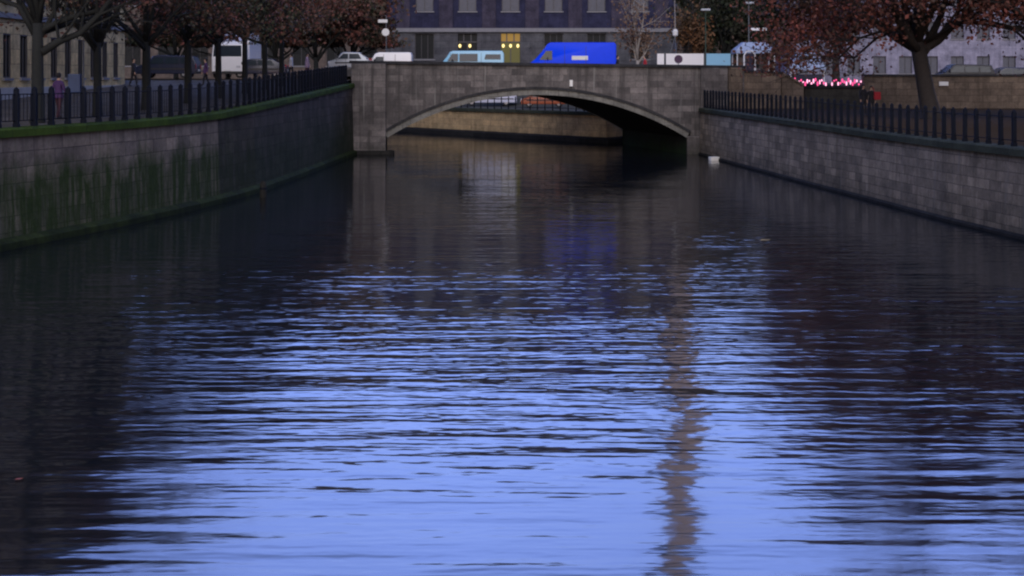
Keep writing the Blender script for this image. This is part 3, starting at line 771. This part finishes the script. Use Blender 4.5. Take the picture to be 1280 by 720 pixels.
vehicle('hatchback_car', 'small silver car at the left end of the bridge', 'car', (PX(438, 100), 100, 5.7), 0, [(x * .72, z) for x, z in SAL], 1.68, .92, M['silver'], [[(x * .72, z) for x, z in p] for p in SALW], [((a[0] * .72, a[1]), (b[0] * .72, b[1]), n) for a, b, n in SALS], (-1.0, .95), BG, lampz=.6)
EST = [(-2.2, .3), (2.2, .3), (2.25, 1.0), (2.0, 1.6), (-.6, 1.68), (-.9, 1.6), (-1.45, 1.0), (-2.15, .85), (-2.25, .5)]
ESTW = [[(-1.2, 1.05), (-.1, 1.05), (-.1, 1.52), (-.75, 1.52)], [(0, 1.05), (1.0, 1.05), (1.0, 1.5), (0, 1.5)], [(1.1, 1.05), (1.95, 1.05), (1.8, 1.48), (1.1, 1.5)]]
vehicle('estate_car', 'dark blue estate car standing on the street between two trunks', 'car', (PX(210, 100), 100, 5.25), 0, EST, 1.8, 1.0, M['dkcar'], ESTW, [((-1.42, 1.05), (-.92, 1.56), 'windscreen'), ((2.23, 1.06), (2.05, 1.5), 'rear_window')], (-1.45, 1.4), 'cars on the side street', lampz=.65)
vehicle('saloon_car', 'dark saloon car on the street behind slim trunks near the bridge', 'car', (PX(325, 102), 102, 5.25), 0, SAL, 1.75, .92, M['dkcar'], SALW, SALS, (-1.35, 1.35), 'cars on the side street', lampz=.6)
vehicle('tall_van', 'pale lilac van behind the far quay railing, seen under the arch', 'van', (PX(612, 131), 131, 2.55), 0,
        [(-2.6, .3), (2.6, .3), (2.6, 2.3), (2.5, 2.5), (-1.3, 2.5), (-1.55, 2.4), (-2.1, 1.3), (-2.55, 1.05)], 1.95, 1.2, M['palev'],
        [[(-1.9, 1.3), (-1.0, 1.3), (-1.0, 1.95), (-1.55, 1.95)]], [((-2.07, 1.36), (-1.58, 2.3), 'windscreen')], (-1.7, 1.6), 'vehicles on the far quay')
vehicle('hatchback_car', 'orange red car behind the far quay railing under the arch', 'car', (PX(680, 124), 124, 2.55), 0, SAL, 1.75, .92, M['orange'], SALW, SALS, (-1.35, 1.35), 'vehicles on the far quay', lampz=.6)
vehicle('saloon_car', 'dark saloon car parked behind the sandstone park wall nearest the frame edge', 'car', (PX(1262, 104), 104, 4.62), 0, SAL, 1.75, .92, M['dkcar'], SALW, SALS, (-1.35, 1.35), 'cars behind the park wall', lampz=.6)
vehicle('estate_car', 'dark estate car parked behind the park wall just right of the big trunk', 'car', (PX(1202, 103), 103, 4.62), 0, EST, 1.8, 1.0, M['black'], ESTW, [((-1.42, 1.05), (-.92, 1.56), 'windscreen'), ((2.23, 1.06), (2.05, 1.5), 'rear_window')], (-1.45, 1.4), 'cars behind the park wall', lampz=.65)
# white lorry facing the viewer
t = vehicle('lorry', 'white box lorry facing the canal between the quay trunks', 'lorry', (PX(291, 103), 102, 5.25), R(90),
        [(-1.0, .45), (1.2, .45), (1.2, 2.3), (.9, 2.75), (-.55, 2.75), (-.85, 2.5), (-1.0, 1.5)], 2.3, 1.5, M['white'], [[(-.75, 1.55), (.3, 1.55), (.3, 2.3), (-.6, 2.3)]], [((-.985, 1.6), (-.86, 2.42), 'windscreen')], (-.2, 4.6), None, .06, .45)
obj('cargo_box', bevel(BX(1.3, 6.2, -1.2, 1.2, .9, 3.55), .05), M['white'], t)
bm = bmesh.new(); prism(bm, [(-.3, 2.78), (1.2, 2.78), (1.2, 3.5), (.5, 3.35)], -.95, .95); obj('wind_deflector', bevel(bm, .05, 2), M['palev'], t)

# ------------------------------------------------------------------ people
def person(label, loc, rotz, coat, legs, hair, H=1.72, step=.2, coat_z=.72, bag=None):
    t = thing('person', label, 'person', loc, rotz)
    s = H / 1.72
    V = {'pel': (0, 0, .95, .135), 'sp': (0, 0, 1.13, .125), 'ch': (0, .01, 1.32, .145), 'nk': (0, 0, 1.46, .062), 'hb': (0, -.015, 1.545, .078), 'hd': (0, -.015, 1.635, .088), 'ht': (0, -.01, 1.69, .05), 'no': (0, -.115, 1.60, .014)}
    E = [('pel', 'sp'), ('sp', 'ch'), ('ch', 'nk'), ('nk', 'hb'), ('hb', 'hd'), ('hd', 'ht'), ('hd', 'no')]
    for q, sg in (('l', 1), ('r', -1)):
        st = step * sg
        V.update({q + 'h': (.085 * sg, 0, .88, .105), q + 'k': (.095 * sg, -st * .55 - .02, .49, .068), q + 'a': (.1 * sg, -st + .04, .09, .045), q + 't': (.11 * sg, -st - .13, .045, .04),
                  q + 's': (.175 * sg, .01, 1.38, .072), q + 'e': (.235 * sg, .03 + st * .35, 1.1, .052), q + 'w': (.245 * sg, -.06 + st * .6, .88, .034), q + 'p': (.245 * sg, -.075 + st * .66, .81, .036)})
        E += [('pel', q + 'h'), (q + 'h', q + 'k'), (q + 'k', q + 'a'), (q + 'a', q + 't'), ('ch', q + 's'), (q + 's', q + 'e'), (q + 'e', q + 'w'), (q + 'w', q + 'p')]
        for i, (dx, dy, ln) in enumerate(((-.02, -.03, .075), (-.005, -.012, .085), (.002, .006, .08), (.008, .024, .062), (-.03, -.045, .05))):
            a = V[q + 'p']; k = q + 'f%d' % i
            V[k] = (a[0] + dx * sg, a[1] + dy, a[2] - ln * (1 if i < 4 else .6), .009); E.append((q + 'p', k))
    keys = list(V); me = bpy.data.meshes.new('body')
    me.from_pydata([tuple(c * s for c in V[k][:3]) for k in keys], [(keys.index(a), keys.index(b)) for a, b in E], [])
    o = bpy.data.objects.new('tmp', me); C.objects.link(o)
    o.modifiers.new('s', 'SKIN')
    for i, k in enumerate(keys): me.skin_vertices[0].data[i].radius = (V[k][3] * s,) * 2; me.skin_vertices[0].data[i].use_root = (k == 'pel')
    ss = o.modifiers.new('d', 'SUBSURF'); ss.levels = 1; ss.render_levels = 1
    dg = bpy.context.evaluated_depsgraph_get(); ev = o.evaluated_get(dg)
    m2 = bpy.data.meshes.new_from_object(ev); bpy.data.objects.remove(o)
    m2.name = 'body'; m2.materials.clear()
    for m in (coat, legs, M['skin'], M['dark']): m2.materials.append(m)
    for p in m2.polygons:
        p.use_smooth = True; z = p.center.z / s; x = abs(p.center.x) / s
        p.material_index = 2 if z > 1.475 or (z < .89 and x > .19) else (3 if z < .1 else (1 if z < coat_z + .02 else 0))
    b = bpy.data.objects.new('body', m2); C.objects.link(b); b.parent = t
    # coat skirt, hair, eyes
    bm = bmesh.new(); lathe(bm, [(.2, coat_z), (.185, .85), (.16, 1.05), (.13, 1.12)], 12); bmesh.ops.scale(bm, vec=(s, s * .8, s), verts=bm.verts[:]); obj('coat_skirt', bm, coat, t, True)
    bm = bmesh.new(); bmesh.ops.create_icosphere(bm, subdivisions=2, radius=.108)
    for v in list(bm.verts):
        if v.co.y < -.035 and v.co.z < .045: bm.verts.remove(v)
    bmesh.ops.scale(bm, vec=(.95, 1.08, 1.12), verts=bm.verts[:]); h = obj('hair', bm, hair, t, True); h.location = (0, .006 * s, 1.648 * s)
    bm = bmesh.new()
    for sg in (-1, 1): box(bm, sg * .035 - .012, sg * .035 + .012, -.105, -.09, 1.625, 1.637)
    obj('eyes', bm, M['dark'], t)
    return t
person('pedestrian in purple jacket with dark hair walking by the first quay tree', (PX(68, 52), 52.5, gl(52) - .01), R(160), M['purple'], M['maroon'], M['dark'], 1.76, .18, .8)
person('dark clothed walker on the street beside the forked quay trunk', (PX(167, 88), 88, gl(88) - .01), R(80), M['dark'], M['dark'], M['dark'], 1.8, .2, .75)
person('walker in a dark purple jacket between the estate car and the lorry', (PX(257, 89), 89, gl(89) - .01), R(-70), M['purple'], M['dark'], M['dark'], 1.78, .2, .8)
person('walker in a white jacket near the last quay tree', (PX(364, 97), 97, 5.25), R(-95), M['cloth_white'], M['dark'], M['brown_hair'], 1.74, .2, .8)
person('walker in a lilac jacket approaching the bridge', (PX(384, 98), 98, 5.28), R(100), M['lilac'], M['maroon'], M['brown_hair'], 1.74, .2, .7)
person('dark clothed pedestrian on the bridge behind the blue van', (PX(772, 98), 98, dk(7)), R(90), M['dark'], M['jeans'], M['dark'], 1.74, .2, .75)
person('pedestrian with a red jacket on the bridge below the pale young tree', (PX(806, 98), 98, dk(9)), R(-90), M['red'], M['jeans'], M['brown_hair'], 1.76, .2, .75)
p1 = person('person in black coat walking in the park below the pink lights', (PX(1079, 80), 80, 3.08), R(15), M['dark'], M['dark'], M['dark'], 1.8, .15, .7)
p2 = person('person in a black coat with red sleeve bag walking in the park', (PX(1089, 80.2), 80.2, 3.08), R(-10), M['dark'], M['dark'], M['brown_hair'], 1.7, .15, .75)
t = thing('bag', 'red shoulder bag carried by the walker in the park', 'bag', (PX(1096.5, 80.1), 80.1, 4.05))
bm = BX(-.2, .2, -.1, .1, -.05, .42); obj('body', bevel(bm, .06, 2), M['red'], t)
bm = bmesh.new(); tube(bm, [(-.17, 0, .4), (-.22, 0, .62), (-.3, 0, .72)], [.02] * 3, 5); obj('strap', bm, M['red'], t)

# ------------------------------------------------------------------ street furniture
def lamp(label, px, d, zb, ytop, m, arm=None, hw=.4):
    t = thing('street_lamp', label, 'lamp post', (PX(px, d), d, zb), 0, 'street lamps')
    H = PZ(ytop, d) - zb
    bm = bmesh.new(); tube(bm, [(0, 0, 0), (0, 0, .6), (0, 0, .65), (0, 0, H)], [.1, .1, .065, .045], 8); obj('pole', bm, m, t)
    bm = BX(-hw, hw, -.16, .16, H, H + .16); bevel(bm, .05, 2); obj('lamp_head', bm, M['silver'], t)
    if arm:
        ya, ln = arm; za = PZ(ya, d) - zb
        bm = bmesh.new(); tube(bm, [(0, 0, za - .2), (.25, 0, za), (ln, 0, za)], [.03] * 3, 6); a = obj('arm', bm, m, t)
        obj('arm_lamp', bevel(BX(.15, ln + .2, -.14, .14, za - .02, za + .2), .04, 2), M['white'], a)
    return t
lamp('slim green street lamp behind the white panels at the bridge end', 882, 110, 4.8, 13.5, M['gpost'], None, .38)
lamp('street lamp with a second white lamp on a side arm near the canopy', 936, 112, 4.7, 5, M['post'], (38, 1.25), .42)
# sign post at the left end of the bridge
t = thing('sign_post', 'sign post with two small white signs in front of the navy building', 'sign', (PX(482, 108), 108.6, 5.3))
zz = PZ(20, 108.6) - 5.3
bm = bmesh.new(); tube(bm, [(0, 0, 0), (0, 0, zz)], [.04, .04], 8); obj('pole', bm, M['post'], t)
obj('name_sign', bevel(BX(-.65, .1, -.06, -.042, PZ(28, 108) - 5.3, PZ(24, 108) - 5.3), .008), M['foam'], t)
bm = bmesh.new(); lathe(bm, [(.24, -.01), (.3, -.008), (.3, .008), (.24, .01)], 20); o = obj('round_sign', bm, M['foam'], t); o.rotation_euler = (R(90), 0, 0); o.location = (-.05, -.06, PZ(40, 108) - 5.3)
# round sign on a post and the white panels behind it
t = thing('road_sign', 'dark round sign on a thin post in front of the white panels', 'sign', (PX(848, 97), 97, dk(PX(848, 97))))
zs = PZ(74, 97) - dk(PX(848, 97))
bm = bmesh.new(); tube(bm, [(0, 0, 0), (0, 0, zs + .2)], [.03, .03], 8); obj('pole', bm, M['post'], t)
bm = bmesh.new(); lathe(bm, [(.27, -.01), (.3, -.008), (.3, .008), (.27, .01)], 20); o = obj('sign_disc', bm, M['signp'], t); o.rotation_euler = (R(90), 0, 0); o.location = (0, -.045, zs)
def panel(label, pa, pb, d, m):
    x = PX((pa + pb) / 2, d); z0 = dk(x); w = PX(pb, d) - PX(pa, d)
    t = thing('hoarding_panel', label, 'hoarding', (x, d, z0), 0, 'hoarding panels at the bridge end')
    H = PZ(67, d) - z0
    obj('board', BX(-w / 2 + .06, w / 2 - .06, -.03, .03, .25, H), m, t)
    for s in (-1, 1):
        bm = bmesh.new(); tube(bm, [(s * (w / 2 - .03), 0, 0), (s * (w / 2 - .03), 0, H + .1)], [.03, .03], 6); obj('post', bm, M['post'], t)
        obj('foot', bevel(BX(s * (w / 2 - .03) - .1, s * (w / 2 - .03) + .1, -.35, .35, 0, .12), .02), M['black'], t)
panel('short white panel leftmost of the boards at the bridge end', 820.5, 831, 103, M['white'])
panel('long white panel behind the dark round sign', 831.5, 880.5, 103, M['white'])
panel('pale blue panel next to the end of the parapet', 882, 914, 103, M['sky'])
# white lantern on splayed stand
t = thing('work_light', 'white lamp on a splayed stand against the rust tree', 'lamp', (PX(844, 106), 106, 4.9))
zz = PZ(41, 106) - 4.9
bm = bmesh.new(); lathe(bm, [(.08, zz - .3), (.2, zz - .2), (.22, zz + .1), (.12, zz + .28)], 10); obj('lamp_head', bm, M['foam'], t)
for a in ((-1.05, 0), (.15, .5), (.1, -.5)):
    bm = bmesh.new(); tube(bm, [(0, 0, zz - .25), (a[0], a[1], 0)], [.03, .03], 6); obj('leg', bm, M['post'], t)
bm = bmesh.new(); tube(bm, [(0, 0, zz + .2), (-.05, 0, zz + 2.6)], [.04, .03], 6); obj('mast', bm, M['barkp'], t)
# market canopies
def canopy(name, label, pa, pb, yt, ye, d, zb, flat=.55):
    xa, xb = PX(pa, d), PX(pb, d); w = (xb - xa) / 2
    t = thing(name, label, 'market tent', ((xa + xb) / 2, d, zb), 0, 'market tents')
    ze = PZ(ye, d) - zb; zt = PZ(yt, d) - zb
    bm = bmesh.new(); q = w * .8
    lo = [bm.verts.new(p) for p in ((-w, -q, ze - .25), (w, -q, ze - .25), (w, q, ze - .25), (-w, q, ze - .25))]
    mi = [bm.verts.new(p) for p in ((-w, -q, ze), (w, -q, ze), (w, q, ze), (-w, q, ze))]
    hi = [bm.verts.new(p) for p in ((-w * flat, -q * flat, zt), (w * flat, -q * flat, zt), (w * flat, q * flat, zt), (-w * flat, q * flat, zt))]
    for a, b in ((lo, mi), (mi, hi)):
        for i in range(4): bm.faces.new((a[i], a[(i + 1) % 4], b[(i + 1) % 4], b[i]))
    bm.faces.new(hi); obj('canopy', bm, M['canvas'], t)
    for sx in (-1, 1):
        for sy in (-1, 1):
            bm = bmesh.new(); tube(bm, [(sx * (w - .1), sy * (q - .1), 0), (sx * (w - .1), sy * (q - .1), ze - .05)], [.04, .04], 6); obj('leg', bm, M['white'], t)
    obj('counter', bevel(BX(-w + .2, w - .2, -q + .2, -q + .6, .0, .95), .02), M['dkcar'], t)
    return t
canopy('market_tent', 'pale blue canopy on white legs beside the lamp with an arm', 917, 966, 53, 63, 109, 4.7)
canopy('market_tent', 'pale blue market tent above the pink lights', 984, 1028, 66, 84, 112, 4.6, .5)
# kiosk arch in white
t = thing('kiosk', 'narrow dark blue kiosk with white rounded frame under the canopy', 'kiosk', (PX(936, 104), 104, 4.8))
obj('body', bevel(BX(-.3, .3, -.3, .3, 0, PZ(66, 104) - 4.8), .06, 2), M['dkcar'], t)
bm = bmesh.new(); hz = PZ(64, 104) - 4.8
tube(bm, [(-.42, -.34, 0), (-.42, -.34, hz - .3), (-.2, -.34, hz), (.2, -.34, hz), (.42, -.34, hz - .3), (.42, -.34, 0)], [.06] * 6, 6); obj('frame', bm, M['white'], t)
# pink lights
t = thing('light_string', 'string of glowing pink lights above the dark low wall', 'fairy lights', (0, 95.0, 0))
rng = random.Random(5); xa, xb = PX(991, 95), PX(1076, 95)
n = 34; pts = []
for i in range(n):
    x = xa + (xb - xa) * i / (n - 1); z = 4.98 + .13 * math.sin(i * 1.9) + rng.uniform(-.05, .05); pts.append((x, 0, z))
    h = rng.uniform(.05, .17)
    bm = bmesh.new(); lathe(bm, [(.02, z - h), (.05, z - h * .6), (.05, z + h * .6), (.02, z + h)], 8, x, -.03)
    if not (17 <= i <= 18): obj('bulb', bm, M['pinkw'] if rng.random() < .35 else M['pink'], t)
bm = bmesh.new(); tube(bm, pts, [.012] * n, 4)
for i in (0, 12, 23, n - 1): tube(bm, [(pts[i][0], .02, 4.6), (pts[i][0], .02, 5.2)], [.02, .02], 5)
obj('wire', bm, M['wire'], t)
# blue box on a post by the first tree
t = thing('post_box', 'blue metal box on a grey post beside the purple jacket walker', 'box', (PX(97, 56), 56.4, gl(56) - .01))
bm = bmesh.new(); tube(bm, [(.1, 0, 0), (.1, 0, 3.1)], [.055, .05], 8); obj('pole', bm, M['post'], t)
bm = BX(-.47, .03, -.2, .2, .95, 1.72); obj('box', bevel(bm, .04, 2), M['bluebox'], t)
# white sign on the park wall
t = thing('wall_sign', 'small white sign fixed to the sandstone park wall right of the trunk', 'sign', (PX(1180, 94.2), 94.26, PZ(104.5, 94.2)))
obj('plate', bevel(BX(-.32, .32, -.03, .03, -.15, .13), .01), M['foam'], t); bm = bmesh.new(); tube(bm, [(0, .02, -.1), (0, .14, -.1)], [.03, .03], 6); obj('bracket', bm, M['post'], t)
# mooring post at the foot of the left quay
dm = EYE * F / (247 - HOR); t = thing('mooring_post', 'dark timber mooring post at the foot of the mossy quay', 'post', (PX(322, dm) + .25, dm, 0))
bm = bmesh.new(); lathe(bm, [(.16, -1), (.15, .5), (.13, .68), (.06, .74)], 10); obj('timber', bm, M['wetbase'], t, True)
bm = bmesh.new(); lathe(bm, [(.158, .36), (.165, .38), (.165, .44), (.156, .46)], 10); obj('iron_band', bm, M['iron'], t)
# things on the water
t = tag(obj('float', bevel(BX(-.3, .3, -.22, .22, -.1, .22), .07, 3), M['foam'], None, True, (PX(892.5, 87), 87, .02), .3), 'white foam block floating near the foot of the right quay', 'float')
def leaf(label, px, py, s, m, rz):
    dd = EYE * F / (py - HOR); bm = bmesh.new()
    vs = [(-1, 0, 0), (-.5, .45, .12), (.2, .5, .08), (1, 0, .16), (.2, -.5, .08), (-.5, -.45, .12)]
    q = [bm.verts.new((x * s, y * s, z * s)) for x, y, z in vs]; c = bm.verts.new((0, 0, 0))
    for i in range(6): bm.faces.new((q[i], q[(i + 1) % 6], c))
    tag(obj('floating_leaf', bm, m, None, False, (PX(px, dd), dd, .012), rz), label, 'leaf')
leaf('small orange red leaf floating near the left edge', 24, 600, .06, M['orange'], .4)
leaf('pale leaf floating on dark water before the right quay', 957, 301, .2, M['cream'], .1)

# ------------------------------------------------------------------ camera, sky, sun
cam = bpy.data.cameras.new('camera'); co = bpy.data.objects.new('camera', cam); C.objects.link(co)
co.location = (0, 0, EYE); co.rotation_euler = (R(90), 0, 0)
cam.sensor_width = 36; cam.lens = 36 * F / 1280; cam.shift_y = -(360 - HOR) / 1280; cam.clip_end = 8000; cam.clip_start = .1
sc.camera = co
SUN_EL, SUN_AZ = 7.0, 181.0                   # low veiled sun behind the viewer
w = bpy.data.worlds.new('World'); sc.world = w; w.use_nodes = True
nt = w.node_tree; bg = nt.nodes['Background']
sk = nt.nodes.new('ShaderNodeTexSky'); sk.sky_type = 'NISHITA'; sk.sun_disc = False
sk.sun_elevation = R(SUN_EL); sk.sun_rotation = R(SUN_AZ); sk.air_density = 1.0; sk.dust_density = .6; sk.ozone_density = 3.0
tint = nt.nodes.new('ShaderNodeMix'); tint.data_type = 'RGBA'; tint.blend_type = 'MULTIPLY'; tint.inputs[0].default_value = 1
nt.links.new(sk.outputs[0], tint.inputs[6]); tint.inputs[7].default_value = (1.02, .725, 1.09, 1)
tcw = nt.nodes.new('ShaderNodeTexCoord'); sxyz = nt.nodes.new('ShaderNodeSeparateXYZ'); nt.links.new(tcw.outputs['Generated'], sxyz.inputs[0])
# the clear evening sky is brighter low down ahead than overhead, where thin cloud dulls it
g1 = maprange(nt, sxyz.outputs[2], .36, .75, 1.0, 0.0); g2 = maprange(nt, sxyz.outputs[1], -.1, .75, 0.0, 1.0)
gain = math_n(nt, 'ADD', math_n(nt, 'MULTIPLY', math_n(nt, 'MULTIPLY', g1, g2), 1.72), .87)
bk = maprange(nt, math_n(nt, 'ADD', sxyz.outputs[1], sxyz.outputs[2]), -.75, .25, .35, 1.0)
gain = math_n(nt, 'MULTIPLY', math_n(nt, 'MULTIPLY', gain, bk), maprange(nt, sxyz.outputs[2], .15, .37, .29, .93))
cl = maprange(nt, noise(nt, tcw.outputs['Generated'], 2.2, 4, .55, (1, 1, 2.5)), .3, .7, .8, 1.18)
gm = nt.nodes.new('ShaderNodeVectorMath'); gm.operation = 'SCALE'; nt.links.new(tint.outputs[2], gm.inputs[0]); nt.links.new(math_n(nt, 'MULTIPLY', gain, cl), gm.inputs['Scale'])
zc = mixc(nt, math_n(nt, 'MULTIPLY', g1, maprange(nt, sxyz.outputs[1], -.1, .4, 0.0, 1.0)), (1.06, 1.0, .8), (1.0, 1.0, 1.0))
nt.links.new(mixc(nt, 1.0, gm.outputs[0], zc, 'MULTIPLY'), bg.inputs['Color']); bg.inputs['Strength'].default_value = .12
sl = bpy.data.lights.new('sun', 'SUN'); so = bpy.data.objects.new('sun', sl); C.objects.link(so)
sl.energy = .52; sl.angle = R(50); sl.color = (1.0, .93, .9)
az = R(SUN_AZ); el = R(SUN_EL + 20)
dv = Vector((math.sin(az) * math.cos(el), math.cos(az) * math.cos(el), math.sin(el)))
so.rotation_euler = dv.to_track_quat('Z', 'Y').to_euler()
vs = sc.view_settings; vs.view_transform = 'Standard'; vs.look = 'None'; vs.gamma = 1; vs.exposure = 1.95
sc.cycles.use_denoising = True
sc.cycles.pixel_filter_type = 'BLACKMAN_HARRIS'; sc.cycles.filter_width = 2.2
sc.cycles.max_bounces = 6; sc.cycles.sample_clamp_indirect = 6
